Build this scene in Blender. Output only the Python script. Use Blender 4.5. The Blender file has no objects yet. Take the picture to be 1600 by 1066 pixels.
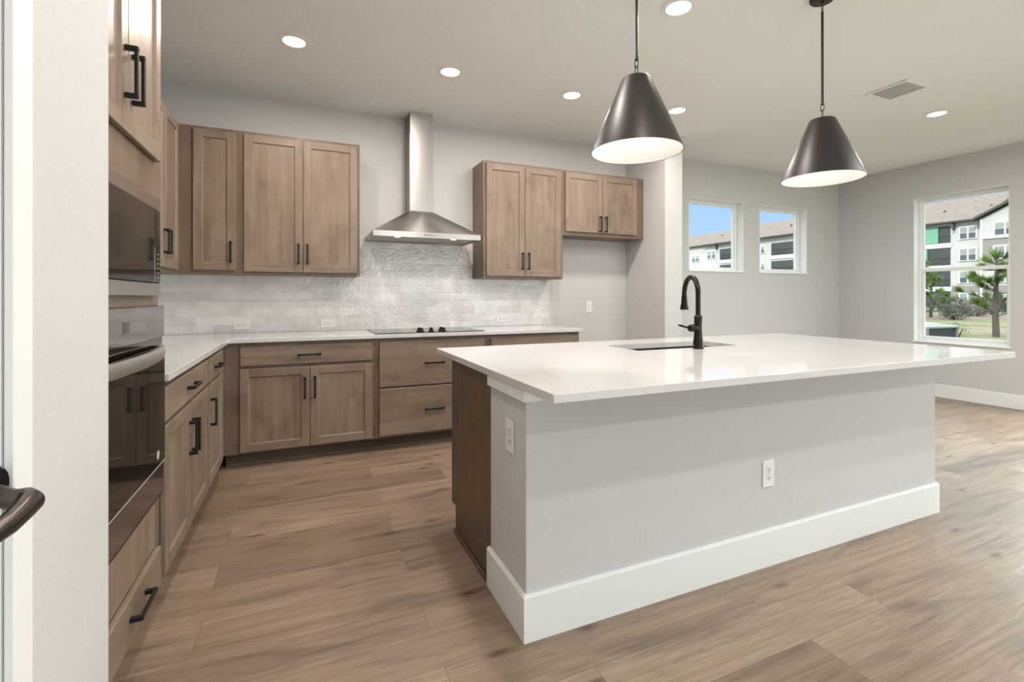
import bpy, bmesh, math, random
from mathutils import Vector, Matrix
random.seed(7)
C = bpy.context.scene
COL = C.collection
R = math.radians

# ------------------------------------------------------------------ camera
cam_d = bpy.data.cameras.new('camera'); cam = bpy.data.objects.new('camera', cam_d); COL.objects.link(cam)
cam.location = (0, 0, 1.213); cam.rotation_euler = (R(90), 0, -R(23.413))
cam_d.sensor_width = 36; cam_d.lens = 747.6 * 36 / 1600
cam_d.shift_y = (462.9 - 533) / 1600; cam_d.clip_start = .02; cam_d.clip_end = 500
C.camera = cam

# ------------------------------------------------------------------ view, world, sun, daylight
C.view_settings.view_transform = 'Standard'; C.view_settings.look = 'None'
C.view_settings.gamma = 1; C.view_settings.use_curve_mapping = False
C.view_settings.exposure = 0.07
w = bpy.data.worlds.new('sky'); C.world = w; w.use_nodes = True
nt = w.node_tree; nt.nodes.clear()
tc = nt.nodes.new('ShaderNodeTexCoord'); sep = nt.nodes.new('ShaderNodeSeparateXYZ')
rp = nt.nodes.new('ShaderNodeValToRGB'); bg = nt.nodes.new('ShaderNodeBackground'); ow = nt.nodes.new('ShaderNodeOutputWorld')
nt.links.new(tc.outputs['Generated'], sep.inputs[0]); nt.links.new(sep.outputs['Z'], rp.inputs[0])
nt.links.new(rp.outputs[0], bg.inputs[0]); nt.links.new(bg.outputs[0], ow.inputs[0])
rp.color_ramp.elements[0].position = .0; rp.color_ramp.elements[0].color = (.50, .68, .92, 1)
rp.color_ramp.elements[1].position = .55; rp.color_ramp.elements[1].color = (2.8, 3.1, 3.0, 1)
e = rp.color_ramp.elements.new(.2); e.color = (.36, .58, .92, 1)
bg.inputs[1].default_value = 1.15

def lamp(name, kind, loc, rot, power, color=(1, 1, 1), **k):
    d = bpy.data.lights.new(name, kind); d.energy = power; d.color = color
    for a, v in k.items(): setattr(d, a, v)
    o = bpy.data.objects.new(name, d); COL.objects.link(o); o.location = loc; o.rotation_euler = rot
    return o
sun = lamp('sun', 'SUN', (0, 0, 20), (0, 0, 0), 3.4, (1, .95, .88), angle=R(1))
sun.rotation_euler = Vector((1, .25, -1.0)).to_track_quat('-Z', 'Y').to_euler()
DAY = (.95, 1.0, .985)
# added area lamps outside the unseen rear and side glass doors, in place of daylight
lamp('daylight_fill_rear', 'AREA', (3.75, -4.62, 1.25), (R(90), 0, 0), 105, DAY, shape='RECTANGLE', size=4.9, size_y=2.2)
lamp('daylight_fill_side', 'AREA', (7.75, 1.25, 1.35), (R(64), 0, R(90)), 90, DAY, shape='RECTANGLE', size=2.3, size_y=2.2, spread=R(120))
CAN_W = 13.5; CAN_COL = (1, .905, .835)

# ------------------------------------------------------------------ materials
def mat(name, base=(.8, .8, .8), rough=.5, metal=0., spec=.5):
    m = bpy.data.materials.new(name); m.use_nodes = True
    b = m.node_tree.nodes['Principled BSDF']
    b.inputs['Base Color'].default_value = (*base, 1); b.inputs['Roughness'].default_value = rough
    b.inputs['Metallic'].default_value = metal; b.inputs['Specular IOR Level'].default_value = spec
    return m
def nodes(m):
    t = m.node_tree; return t, t.nodes['Principled BSDF']
def N(t, kind, **k):
    n = t.nodes.new(kind)
    for a, v in k.items():
        if a in n.inputs: n.inputs[a].default_value = v
        else: setattr(n, a, v)
    return n
def coords(t, scale=(1, 1, 1), loc=(0, 0, 0)):
    c = N(t, 'ShaderNodeTexCoord'); mp = N(t, 'ShaderNodeMapping')
    mp.inputs['Scale'].default_value = scale; mp.inputs['Location'].default_value = loc
    t.links.new(c.outputs['Object'], mp.inputs[0]); return mp
def bump(m, scale, strength, dist=.002, detail=2., stretch=(1, 1, 1)):
    t, b = nodes(m); mp = coords(t, stretch)
    n = N(t, 'ShaderNodeTexNoise'); n.inputs['Scale'].default_value = scale; n.inputs['Detail'].default_value = detail
    bp = N(t, 'ShaderNodeBump'); bp.inputs['Strength'].default_value = strength; bp.inputs['Distance'].default_value = dist
    t.links.new(mp.outputs[0], n.inputs['Vector']); t.links.new(n.outputs['Fac'], bp.inputs['Height'])
    t.links.new(bp.outputs[0], b.inputs['Normal'])
    return m
def ramp(t, stops):
    r = N(t, 'ShaderNodeValToRGB'); cr = r.color_ramp
    cr.elements[0].position, cr.elements[0].color = stops[0][0], (*stops[0][1], 1)
    cr.elements[1].position, cr.elements[1].color = stops[-1][0], (*stops[-1][1], 1)
    for p, c in stops[1:-1]:
        e = cr.elements.new(p); e.color = (*c, 1)
    return r
def mixc(t, a, b, fac, mode='MIX'):
    n = N(t, 'ShaderNodeMix', data_type='RGBA', blend_type=mode)
    for s, v in ((0, fac), (6, a), (7, b)):
        if hasattr(v, 'is_linked') or hasattr(v, 'links'): t.links.new(v, n.inputs[s])
        elif s == 0: n.inputs[s].default_value = v
        else: n.inputs[s].default_value = (*v, 1)
    return n.outputs[2]

WALL = (.57, .56, .55)
m_wall = bump(mat('wall_paint', WALL, .7, spec=.3), 85, .35, .003)
m_ceil = bump(mat('ceiling_paint', (.84, .84, .83), .8, spec=.2), 26, .6, .009, 4)
m_white = mat('white_trim', (.80, .80, .79), .35)
m_vinyl = mat('white_vinyl', (.82, .83, .83), .3)
m_plate = mat('white_plastic', (.80, .79, .77), .3)
m_slot = mat('dark_slot', (.03, .03, .03), .6)
m_black = mat('black_pull', (.007, .0065, .0065), .4)
m_bronze = mat('dark_bronze', (.020, .016, .0135), .42, .3)
m_faucet = mat('oil_rubbed_bronze', (.022, .018, .016), .25, .75)
m_lever = mat('satin_bronze', (.10, .085, .075), .28, .9)
m_lining = mat('white_lining', (.85, .84, .82), .5)
m_blackglass = mat('black_glass', (.010, .007, .005), .04, 0, .38)
m_smoke = mat('smoked_panel', (.20, .18, .165), .05, .85)
m_dark = mat('dark_metal', (.03, .03, .032), .35, .6)
m_icon = mat('panel_icon', (.30, .30, .29), .5)
m_badge = mat('badge_grey', (.45, .42, .39), .4)

def emit(name, col, s):
    m = bpy.data.materials.new(name); m.use_nodes = True; t = m.node_tree; t.nodes.clear()
    e = N(t, 'ShaderNodeEmission'); e.inputs[0].default_value = (*col, 1); e.inputs[1].default_value = s
    o = N(t, 'ShaderNodeOutputMaterial'); t.links.new(e.outputs[0], o.inputs[0]); return m
m_glow = emit('lamp_lens', (1, .95, .88), 6)
m_bulb = emit('bulb_glow', (1, .93, .85), 8)

def steel(name, base, rough, stretch):
    m = mat(name, base, rough, 1.); m.node_tree.nodes['Principled BSDF'].inputs['Anisotropic'].default_value = .8; m.node_tree.nodes['Principled BSDF'].inputs['Anisotropic Rotation'].default_value = .25
    t, b = nodes(m); mp = coords(t, stretch)
    n = N(t, 'ShaderNodeTexNoise'); n.inputs['Scale'].default_value = 12; n.inputs['Detail'].default_value = 1
    t.links.new(mp.outputs[0], n.inputs['Vector'])
    r = N(t, 'ShaderNodeMapRange'); r.inputs['To Min'].default_value = rough - .01; r.inputs['To Max'].default_value = rough + .01
    t.links.new(n.outputs['Fac'], r.inputs['Value']); t.links.new(r.outputs[0], b.inputs['Roughness'])
    bp = N(t, 'ShaderNodeBump'); bp.inputs['Strength'].default_value = .004; bp.inputs['Distance'].default_value = .0003
    t.links.new(n.outputs['Fac'], bp.inputs['Height']); t.links.new(bp.outputs[0], b.inputs['Normal'])
    return m
m_steel = steel('brushed_steel', (.38, .36, .345), .36, (1, 1, 18))
m_steel2 = steel('brushed_steel_trim', (.50, .47, .44), .3, (1, 1, 18))

def wood(name, axis, c0, c1, c2, rough=.42):
    """stained maple with its grain along the object's own axis"""
    m = mat(name, c1, rough, spec=.4); t, b = nodes(m)
    s = [14, 14, 14]; s[axis] = 1.1
    oi = N(t, 'ShaderNodeObjectInfo'); c = N(t, 'ShaderNodeTexCoord')
    ad = N(t, 'ShaderNodeVectorMath', operation='MULTIPLY_ADD'); t.links.new(oi.outputs['Random'], ad.inputs[0])
    ad.inputs[1].default_value = (9.7, 5.3, 7.9); t.links.new(c.outputs['Object'], ad.inputs[2])
    mp = N(t, 'ShaderNodeMapping'); mp.inputs['Scale'].default_value = s; t.links.new(ad.outputs[0], mp.inputs[0])
    n1 = N(t, 'ShaderNodeTexNoise'); n1.inputs['Scale'].default_value = 1.5; n1.inputs['Detail'].default_value = 6; n1.inputs['Distortion'].default_value = .6
    t.links.new(mp.outputs[0], n1.inputs['Vector'])
    n2 = N(t, 'ShaderNodeTexNoise'); n2.inputs['Scale'].default_value = 5.5; n2.inputs['Detail'].default_value = 5; n2.inputs['Distortion'].default_value = .8
    mp2 = N(t, 'ShaderNodeMapping'); s2 = [1.1, 1.1, 1.1]; s2[axis] = .8; mp2.inputs['Scale'].default_value = s2
    t.links.new(ad.outputs[0], mp2.inputs[0]); t.links.new(mp2.outputs[0], n2.inputs['Vector'])
    r1 = ramp(t, [(.22, c0), (.5, c1), (.8, c2)]); t.links.new(n1.outputs['Fac'], r1.inputs[0])
    r2 = ramp(t, [(.30, (.80, .77, .74)), (.45, (.97, .97, .97)), (.7, (1.10, 1.09, 1.08))]); t.links.new(n2.outputs['Fac'], r2.inputs[0])
    mx = mixc(t, r1.outputs[0], r2.outputs[0], 1., 'MULTIPLY')
    # whole boards differ a little
    mr = N(t, 'ShaderNodeMapRange'); mr.inputs['To Min'].default_value = .92; mr.inputs['To Max'].default_value = 1.06
    t.links.new(oi.outputs['Random'], mr.inputs['Value'])
    vm = N(t, 'ShaderNodeVectorMath', operation='SCALE'); t.links.new(mx, vm.inputs[0]); t.links.new(mr.outputs[0], vm.inputs['Scale'])
    t.links.new(vm.outputs[0], b.inputs['Base Color'])
    bp = N(t, 'ShaderNodeBump'); bp.inputs['Strength'].default_value = .06; bp.inputs['Distance'].default_value = .001
    t.links.new(n1.outputs['Fac'], bp.inputs['Height']); t.links.new(bp.outputs[0], b.inputs['Normal'])
    return m
WC = ((.178, .129, .094), (.230, .172, .129), (.280, .214, .163))
m_wz = wood('stained_maple_upright', 2, *WC)
m_wx = wood('stained_maple_level', 0, *WC)
m_case = wood('stained_maple_case', 2, (.145, .103, .074), (.172, .125, .091), (.20, .149, .11))
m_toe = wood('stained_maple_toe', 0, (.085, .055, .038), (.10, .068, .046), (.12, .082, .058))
m_end = wood('dark_maple_end', 2, (.10, .066, .042), (.125, .085, .056), (.155, .108, .074))

# quartz
m_quartz = mat('white_quartz', (.60, .585, .575), .07)
t, b = nodes(m_quartz); mp = coords(t); n = N(t, 'ShaderNodeTexNoise'); n.inputs['Scale'].default_value = 260
t.links.new(mp.outputs[0], n.inputs['Vector'])
r = ramp(t, [(.35, (.575, .56, .55)), (.6, (.62, .608, .60))]); t.links.new(n.outputs['Fac'], r.inputs[0]); t.links.new(r.outputs[0], b.inputs['Base Color'])

# vinyl plank floor: boards along X
m_floor = mat('plank_floor', (.3, .2, .15), .36, spec=.6)
t, b = nodes(m_floor); mp = coords(t, loc=(.35, -.146, 0))
bk = N(t, 'ShaderNodeTexBrick', offset=.37, offset_frequency=2, squash=1.)
bk.inputs['Scale'].default_value = 1; bk.inputs['Brick Width'].default_value = 1.22; bk.inputs['Row Height'].default_value = .197
bk.inputs['Mortar Size'].default_value = .0011; bk.inputs['Mortar Smooth'].default_value = .1; bk.inputs['Bias'].default_value = 0
bk.inputs['Color1'].default_value = (0, 0, 0, 1); bk.inputs['Color2'].default_value = (1, 1, 1, 1); bk.inputs['Mortar'].default_value = (.5, .5, .5, 1)
t.links.new(mp.outputs[0], bk.inputs['Vector'])
off = N(t, 'ShaderNodeVectorMath', operation='MULTIPLY_ADD'); t.links.new(bk.outputs['Color'], off.inputs[0])
off.inputs[1].default_value = (13.1, 7.7, 3.3); t.links.new(mp.outputs[0], off.inputs[2])
def stretched(sx, sy, scale, detail, dist):
    q = N(t, 'ShaderNodeMapping'); q.inputs['Scale'].default_value = (sx, sy, 1); t.links.new(off.outputs[0], q.inputs[0])
    n = N(t, 'ShaderNodeTexNoise'); n.inputs['Scale'].default_value = scale; n.inputs['Detail'].default_value = detail; n.inputs['Distortion'].default_value = dist
    t.links.new(q.outputs[0], n.inputs['Vector']); return n
g1 = stretched(1.0, 34, 2.2, 7, .35); g2 = stretched(.9, 5.5, 1.6, 3, 1.2); g3 = stretched(3, 110, 3, 2, 0)
tone = ramp(t, [(0, (.212, .153, .110)), (.45, (.272, .198, .144)), (1, (.318, .238, .176))]); t.links.new(bk.outputs['Color'], tone.inputs[0])
gr = ramp(t, [(.3, (.78, .76, .74)), (.5, (.99, .99, .99)), (.7, (1.14, 1.14, 1.14))]); t.links.new(g1.outputs['Fac'], gr.inputs[0])
gr2 = ramp(t, [(.30, (.66, .65, .65)), (.48, (.98, .98, .98)), (.7, (1.12, 1.12, 1.12))]); t.links.new(g2.outputs['Fac'], gr2.inputs[0])
gr3 = ramp(t, [(.35, (.88, .88, .88)), (.6, (1.05, 1.05, 1.05))]); t.links.new(g3.outputs['Fac'], gr3.inputs[0])
c = mixc(t, tone.outputs[0], gr.outputs[0], 1., 'MULTIPLY'); c = mixc(t, c, gr2.outputs[0], 1., 'MULTIPLY'); c = mixc(t, c, gr3.outputs[0], 1., 'MULTIPLY')
# cathedral grain and knots
q = N(t, 'ShaderNodeMapping'); q.inputs['Scale'].default_value = (.95, 6.4, 1); t.links.new(off.outputs[0], q.inputs[0])
vo = N(t, 'ShaderNodeTexVoronoi', voronoi_dimensions='2D'); vo.inputs['Scale'].default_value = 1.0; vo.inputs['Randomness'].default_value = 1.; t.links.new(q.outputs[0], vo.inputs['Vector'])
qk = N(t, 'ShaderNodeMapping'); qk.inputs['Scale'].default_value = (1.9, 5.2, 1); t.links.new(off.outputs[0], qk.inputs[0])
vk = N(t, 'ShaderNodeTexVoronoi', voronoi_dimensions='2D'); vk.inputs['Scale'].default_value = 1.0; t.links.new(qk.outputs[0], vk.inputs['Vector'])
kn0 = ramp(t, [(.0, (.34, .27, .22)), (.035, (.55, .49, .45)), (.12, (1, 1, 1))]); t.links.new(vk.outputs['Distance'], kn0.inputs[0])
ks = N(t, 'ShaderNodeSeparateColor'); t.links.new(vk.outputs['Color'], ks.inputs[0]); kg = N(t, 'ShaderNodeMath', operation='GREATER_THAN'); kg.inputs[1].default_value = .5; t.links.new(ks.outputs[0], kg.inputs[0])
knc = mixc(t, (1, 1, 1), kn0.outputs[0], kg.outputs[0])
wv = N(t, 'ShaderNodeMath', operation='SINE'); ml = N(t, 'ShaderNodeMath', operation='MULTIPLY_ADD'); ml.inputs[1].default_value = 70
g4 = stretched(2.5, 9, 2.0, 2, .3); t.links.new(vo.outputs['Distance'], ml.inputs[0])
m8 = N(t, 'ShaderNodeMath', operation='MULTIPLY'); m8.inputs[1].default_value = 16; t.links.new(g4.outputs['Fac'], m8.inputs[0]); t.links.new(m8.outputs[0], ml.inputs[2])
t.links.new(ml.outputs[0], wv.inputs[0])
msk = ramp(t, [(.1, (1, 1, 1)), (.42, (0, 0, 0))]); t.links.new(vo.outputs['Distance'], msk.inputs[0])
rg = ramp(t, [(.55, (1, 1, 1)), (.95, (.87, .86, .85))]); mr = N(t, 'ShaderNodeMapRange'); mr.inputs['From Min'].default_value = -1
t.links.new(wv.outputs[0], mr.inputs['Value']); t.links.new(mr.outputs[0], rg.inputs[0])
c2 = mixc(t, c, rg.outputs[0], 1., 'MULTIPLY'); c = mixc(t, c, c2, msk.outputs[0])
c = mixc(t, c, knc, 1., 'MULTIPLY')
c = mixc(t, c, (.13, .095, .075), bk.outputs['Fac'])
t.links.new(c, b.inputs['Base Color'])
ht = N(t, 'ShaderNodeMath', operation='MULTIPLY_ADD'); t.links.new(mr.outputs[0], ht.inputs[0]); t.links.new(msk.outputs[0], ht.inputs[1]); t.links.new(g3.outputs['Fac'], ht.inputs[2])
h2 = N(t, 'ShaderNodeMath', operation='MULTIPLY_ADD'); t.links.new(bk.outputs['Fac'], h2.inputs[0]); h2.inputs[1].default_value = -2.; t.links.new(ht.outputs[0], h2.inputs[2])
bp = N(t, 'ShaderNodeBump'); bp.inputs['Strength'].default_value = .30; bp.inputs['Distance'].default_value = .0012
t.links.new(h2.outputs[0], bp.inputs['Height']); t.links.new(bp.outputs[0], b.inputs['Normal'])

# glossy hand-made tile, in the plane of the wall; rotated coordinates put the wall's height on texture Y
def tile_mat(name, ax):
    m = mat(name, (.7, .68, .65), .08, spec=.6); t, b = nodes(m)
    c = N(t, 'ShaderNodeTexCoord'); s = N(t, 'ShaderNodeSeparateXYZ'); cb = N(t, 'ShaderNodeCombineXYZ')
    t.links.new(c.outputs['Object'], s.inputs[0]); t.links.new(s.outputs[ax], cb.inputs[0]); t.links.new(s.outputs[2], cb.inputs[1])
    mp = N(t, 'ShaderNodeMapping'); mp.inputs['Location'].default_value = (.06, -.914, 0); t.links.new(cb.outputs[0], mp.inputs[0])
    bk = N(t, 'ShaderNodeTexBrick', offset=.5); bk.inputs['Scale'].default_value = 1
    bk.inputs['Brick Width'].default_value = .244; bk.inputs['Row Height'].default_value = .0665; bk.inputs['Mortar Size'].default_value = .0013
    bk.inputs['Mortar Smooth'].default_value = .3
    bk.inputs['Color1'].default_value = (.66, .635, .615, 1); bk.inputs['Color2'].default_value = (.80, .79, .775, 1); bk.inputs['Mortar'].default_value = (.86, .84, .82, 1)
    t.links.new(mp.outputs[0], bk.inputs['Vector'])
    n = N(t, 'ShaderNodeTexNoise'); n.inputs['Scale'].default_value = 9; n.inputs['Detail'].default_value = 2; t.links.new(mp.outputs[0], n.inputs['Vector'])
    r = ramp(t, [(.35, (.93, .92, .91)), (.65, (1.05, 1.05, 1.05))]); t.links.new(n.outputs['Fac'], r.inputs[0])
    t.links.new(mixc(t, bk.outputs['Color'], r.outputs[0], 1., 'MULTIPLY'), b.inputs['Base Color'])
    n2 = N(t, 'ShaderNodeTexNoise'); n2.inputs['Scale'].default_value = 34; n2.inputs['Detail'].default_value = 1.5; t.links.new(mp.outputs[0], n2.inputs['Vector'])
    h = N(t, 'ShaderNodeMath', operation='MULTIPLY_ADD'); t.links.new(bk.outputs['Fac'], h.inputs[0]); h.inputs[1].default_value = -.5; t.links.new(n2.outputs['Fac'], h.inputs[2])
    bp = N(t, 'ShaderNodeBump'); bp.inputs['Strength'].default_value = .8; bp.inputs['Distance'].default_value = .006
    t.links.new(h.outputs[0], bp.inputs['Height']); t.links.new(bp.outputs[0], b.inputs['Normal'])
    return m
m_tile = tile_mat('glazed_tile_back', 0); m_tile_l = tile_mat('glazed_tile_left', 1)

# glass
m_glass = bpy.data.materials.new('window_glass'); m_glass.use_nodes = True; t = m_glass.node_tree; t.nodes.clear()
tr = N(t, 'ShaderNodeBsdfTransparent'); gl = N(t, 'ShaderNodeBsdfGlossy'); gl.inputs['Roughness'].default_value = .01
fr = N(t, 'ShaderNodeLayerWeight'); fr.inputs[0].default_value = .5; mx = N(t, 'ShaderNodeMixShader'); o = N(t, 'ShaderNodeOutputMaterial')
tr.inputs[0].default_value = (.97, .985, .98, 1)
pw = N(t, 'ShaderNodeMath', operation='POWER'); pw.inputs[1].default_value = 4.; t.links.new(fr.outputs['Facing'], pw.inputs[0]); sc_ = N(t, 'ShaderNodeMath', operation='MULTIPLY_ADD'); sc_.inputs[1].default_value = .6; sc_.inputs[2].default_value = .012; t.links.new(pw.outputs[0], sc_.inputs[0]); t.links.new(sc_.outputs[0], mx.inputs[0]); t.links.new(tr.outputs[0], mx.inputs[1]); t.links.new(gl.outputs[0], mx.inputs[2]); t.links.new(mx.outputs[0], o.inputs[0])

# ------------------------------------------------------------------ mesh helpers
class MB:
    def __init__(s): s.bm = bmesh.new()
    def _add(s, tmp, mi, smooth):
        vm = {}
        for v in tmp.verts: vm[v] = s.bm.verts.new(v.co)
        for f in tmp.faces:
            try: g = s.bm.faces.new([vm[v] for v in f.verts])
            except ValueError: continue
            g.material_index = mi; g.smooth = smooth
        tmp.free()
    def box(s, x0, x1, y0, y1, z0, z1, ch=0., mi=0, seg=1):
        t = bmesh.new(); bmesh.ops.create_cube(t, size=1)
        for v in t.verts:
            v.co = Vector(((x0 + x1) / 2 + v.co.x * (x1 - x0), (y0 + y1) / 2 + v.co.y * (y1 - y0), (z0 + z1) / 2 + v.co.z * (z1 - z0)))
        if ch: bmesh.ops.bevel(t, geom=t.edges[:], offset=ch, segments=seg, profile=.5, affect='EDGES')
        s._add(t, mi, False); return s
    def poly(s, pts, ext, ch=0., mi=0):
        """extrude the polygon pts by the vector ext"""
        t = bmesh.new(); ext = Vector(ext)
        a = [t.verts.new(p) for p in pts]; b = [t.verts.new(Vector(p) + ext) for p in pts]
        t.faces.new(a[::-1]); t.faces.new(b); n = len(pts)
        for i in range(n): t.faces.new((a[i], a[(i + 1) % n], b[(i + 1) % n], b[i]))
        bmesh.ops.recalc_face_normals(t, faces=t.faces[:])
        if ch: bmesh.ops.bevel(t, geom=t.edges[:], offset=ch, segments=1, profile=.5, affect='EDGES')
        s._add(t, mi, False); return s
    def hull(s, pts, mi=0):
        t = bmesh.new()
        for p in pts: t.verts.new(p)
        bmesh.ops.convex_hull(t, input=t.verts[:]); s._add(t, mi, False); return s
    def rings(s, rings, mi=0, smooth=True, caps=True, closed=False):
        t = bmesh.new(); vs = [[t.verts.new(p) for p in r] for r in rings]; n = len(rings[0])
        seq = list(range(len(vs) - 1)) + ([len(vs) - 1] if closed else [])
        for i in seq:
            a, b = vs[i], vs[(i + 1) % len(vs)]
            for j in range(n): t.faces.new((a[j], a[(j + 1) % n], b[(j + 1) % n], b[j]))
        if caps and not closed: t.faces.new(vs[0][::-1]); t.faces.new(vs[-1])
        bmesh.ops.recalc_face_normals(t, faces=t.faces[:])
        s._add(t, mi, smooth); return s
    def lathe(s, prof, n=48, c=(0, 0, 0), mi=0, caps=True, axis=(0, 0, 1), smooth=True):
        q = Vector((0, 0, 1)).rotation_difference(Vector(axis)); c = Vector(c)
        return s.rings([[c + q @ Vector((r * math.cos(2 * math.pi * k / n), r * math.sin(2 * math.pi * k / n), z)) for k in range(n)] for r, z in prof], mi, smooth, caps)
    def tube(s, path, rad, n=16, mi=0, flat=1., closed=False):
        P = [Vector(p) for p in path]; L = len(P); rg = []; up = None
        for i, p in enumerate(P):
            if closed: d = (P[(i + 1) % L] - P[i - 1]).normalized()
            else: d = (P[min(i + 1, L - 1)] - P[max(i - 1, 0)]).normalized()
            if up is None: up = d.orthogonal().normalized() if abs(d.z) > .9 else Vector((0, 0, 1))
            sd = d.cross(up).normalized(); up = sd.cross(d).normalized()
            r = rad[i] if isinstance(rad, (list, tuple)) else rad
            rg.append([p + sd * r * math.cos(2 * math.pi * k / n) + up * r * flat * math.sin(2 * math.pi * k / n) for k in range(n)])
        return s.rings(rg, mi, True, True, closed)
    def tri(s, a, b, c, mi=0):
        f = s.bm.faces.new([s.bm.verts.new(p) for p in (a, b, c)]); f.material_index = mi; return s
    def build(s, name, mats, parent=None, loc=None):
        me = bpy.data.meshes.new(name); s.bm.to_mesh(me); s.bm.free()
        for m in (mats if isinstance(mats, (list, tuple)) else [mats]): me.materials.append(m)
        me.set_sharp_from_angle(angle=R(32))
        o = bpy.data.objects.new(name, me); COL.objects.link(o)
        if parent: o.parent = parent
        if loc: o.location = loc
        return o
def tag(o, label=None, cat=None, group=None, kind=None):
    if label: o['label'] = label
    if cat: o['category'] = cat
    if group: o['group'] = group
    if kind: o['kind'] = kind
    return o
def thing(name, label, cat, loc, rz=0., group=None):
    o = bpy.data.objects.new(name, None); COL.objects.link(o); o.location = loc; o.rotation_euler = (0, 0, rz); o.empty_display_size = .1
    return tag(o, label, cat, group)
def struct(name, mb, m, loc=None): return tag(mb.build(name, m, None, loc), kind='structure')
def box(*a, **k): return MB().box(*a, **k)
def copy_tree(o, parent=None):
    c = o.copy(); COL.objects.link(c)
    if parent: c.parent = parent
    for ch in o.children: copy_tree(ch, c)
    return c

# ------------------------------------------------------------------ setting
H = 2.855; YB = 4.45; XL = -1.15; XR = 6.99; YG = 4.41; YR = -4.5; XE = -.43; YE = 1.43
struct('floor', box(-1.3, 7.2, -4.7, 4.65, -.1, 0), m_floor)
struct('ceiling', box(-1.3, 7.2, -4.7, 4.65, H, H + .1), m_ceil)
struct('wall_back', box(-1.3, 3.553, YB, YB + .2, 0, H), m_wall)
struct('wall_left', MB().box(-1.27, XL, YE, YB, 0, H).box(-1.27, XE, YE - .12, YE, 0, H), m_wall)
DY0, DY1, DH = .16, .968, 2.06         # pantry door leaf
struct('wall_entry', MB().box(XE - .12, XE, DY1 + .026, YE - .12, 0, H).box(XE - .12, XE, YR, DY0 - .026, 0, H).box(XE - .12, XE, DY0 - .026, DY1 + .026, DH + .026, H), m_wall)
struct('wall_alcove', box(3.33, 3.553, 3.81, YB, 0, H), m_wall)
W12 = [(4.215, 5.12), (5.40, 6.312)]; WZ0, WZ1 = 1.522, 2.405
mb = MB().box(3.553, 7.19, YG, YG + .2, 0, WZ0).box(3.553, 7.19, YG, YG + .2, WZ1, H)
for a, b_ in ((3.553, W12[0][0]), (W12[0][1], W12[1][0]), (W12[1][1], 7.19)): mb.box(a, b_, YG, YG + .2, WZ0, WZ1)
struct('wall_dining', mb, m_wall)
RY0, RY1, RZ0, RZ1 = 2.606, 3.50, .655, 2.43
SY0, SY1, SZ1 = .10, 2.40, 2.1
mb = MB().box(XR, XR + .2, RY1, YG, 0, H).box(XR, XR + .2, SY1, RY0, 0, H).box(XR, XR + .2, RY0, RY1, 0, RZ0).box(XR, XR + .2, RY0, RY1, RZ1, H)
mb.box(XR, XR + .2, SY0, SY1, SZ1, H).box(XR, XR + .2, YR, SY0, 0, H)
struct('wall_right', mb, m_wall)
BX0, BX1 = 1.25, 6.25
struct('wall_rear', MB().box(-.55, BX0, YR - .2, YR, 0, H).box(BX1, 7.19, YR - .2, YR, 0, H).box(BX0, BX1, YR - .2, YR, 2.35, H), m_wall)
# backsplash tile
struct('wall_backsplash', MB().box(XL, 2.352, YB - .010, YB - .0005, .9145, 1.3805).box(.42, 1.505, YB - .010, YB - .0005, 1.3805, 1.752), m_tile)
struct('wall_backsplash_left', box(XL + .0005, XL + .010, 2.22, YB - .0105, .9145, 1.3805), m_tile_l)
# baseboards
def bb(name, x0, x1, y0, y1): struct(name, MB().box(x0, x1, y0, y1, 0, .157, .004), m_white)
bb('baseboard_right', XR - .016, XR - .0005, SY1 + .08, YG - .0165)
bb('baseboard_dining', 3.5535, XR - .0005, YG - .016, YG - .0005)
bb('baseboard_alcove', 3.33, 3.553, 3.794, 3.8095)
bb('baseboard_alcove_side', 3.314, 3.3295, 3.81, YB - .017)
bb('baseboard_back', 2.35, 3.3295, YB - .016, YB - .0005)
bb('baseboard_left', XE + .0005, XE + .016, DY1 + .09, YE - .0)

def window(name, along, x0, x1, z0, z1, plane, glaze, sash=False):
    """opening x0..x1 along the wall; plane = inner wall face; frame is set back in the wall. along 'x' (wall faces -Y) or 'y' (faces -X)"""
    def B(mb, a0, a1, d0, d1, z0_, z1_, ch=.0015, mi=0):
        if along == 'x': return mb.box(a0, a1, plane + d0, plane + d1, z0_, z1_, ch, mi)
        return mb.box(plane + d0, plane + d1, a0, a1, z0_, z1_, ch, mi)
    g = .0006
    root = bpy.data.objects.new(name, None); COL.objects.link(root); tag(root, kind='structure')
    def ring(mb, i, d0, d1, w, zz0=z0, zz1=z1):
        B(mb, x0 + i, x0 + i + w, d0, d1, zz0 + i, zz1 - i); B(mb, x1 - i - w, x1 - i, d0, d1, zz0 + i, zz1 - i)
        B(mb, x0 + i + w, x1 - i - w, d0, d1, zz0 + i, zz0 + i + w); B(mb, x0 + i + w, x1 - i - w, d0, d1, zz1 - i - w, zz1 - i)
    mb = MB(); ring(mb, g, .0, .10, .008); mb.build('jamb_liner', m_white, root)
    mb = MB(); ring(mb, .008, .10, .165, .030); ring(mb, .038, .118, .150, .018)
    if sash:
        zm = sash
        ring(mb, .040, .108, .135, .026, z0, zm + .066)
        B(mb, x0 + .04, x1 - .04, .100, .150, zm - .008, zm + .034)
    mb.build('frame', m_vinyl, root)
    if sash:
        mb = MB(); B(mb, x0 + .05, x1 - .05, .120, .124, z0 + .04, sash, 0); B(mb, x0 + .05, x1 - .05, .140, .144, sash + .02, z1 - .04, 0)
    else:
        mb = MB(); B(mb, x0 + .05, x1 - .05, .132, .136, z0 + .045, z1 - .045, 0)
    mb.build('glass_pane', m_glass, root)
    mb = MB(); B(mb, x0 - .012, x1 + .012, -.014, .0 - g, z0 - .012, z0 + .004, .003); mb.build('sill', m_white, root)
    return root
window('window_1', 'x', *W12[0], WZ0, WZ1, YG, True)
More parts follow.
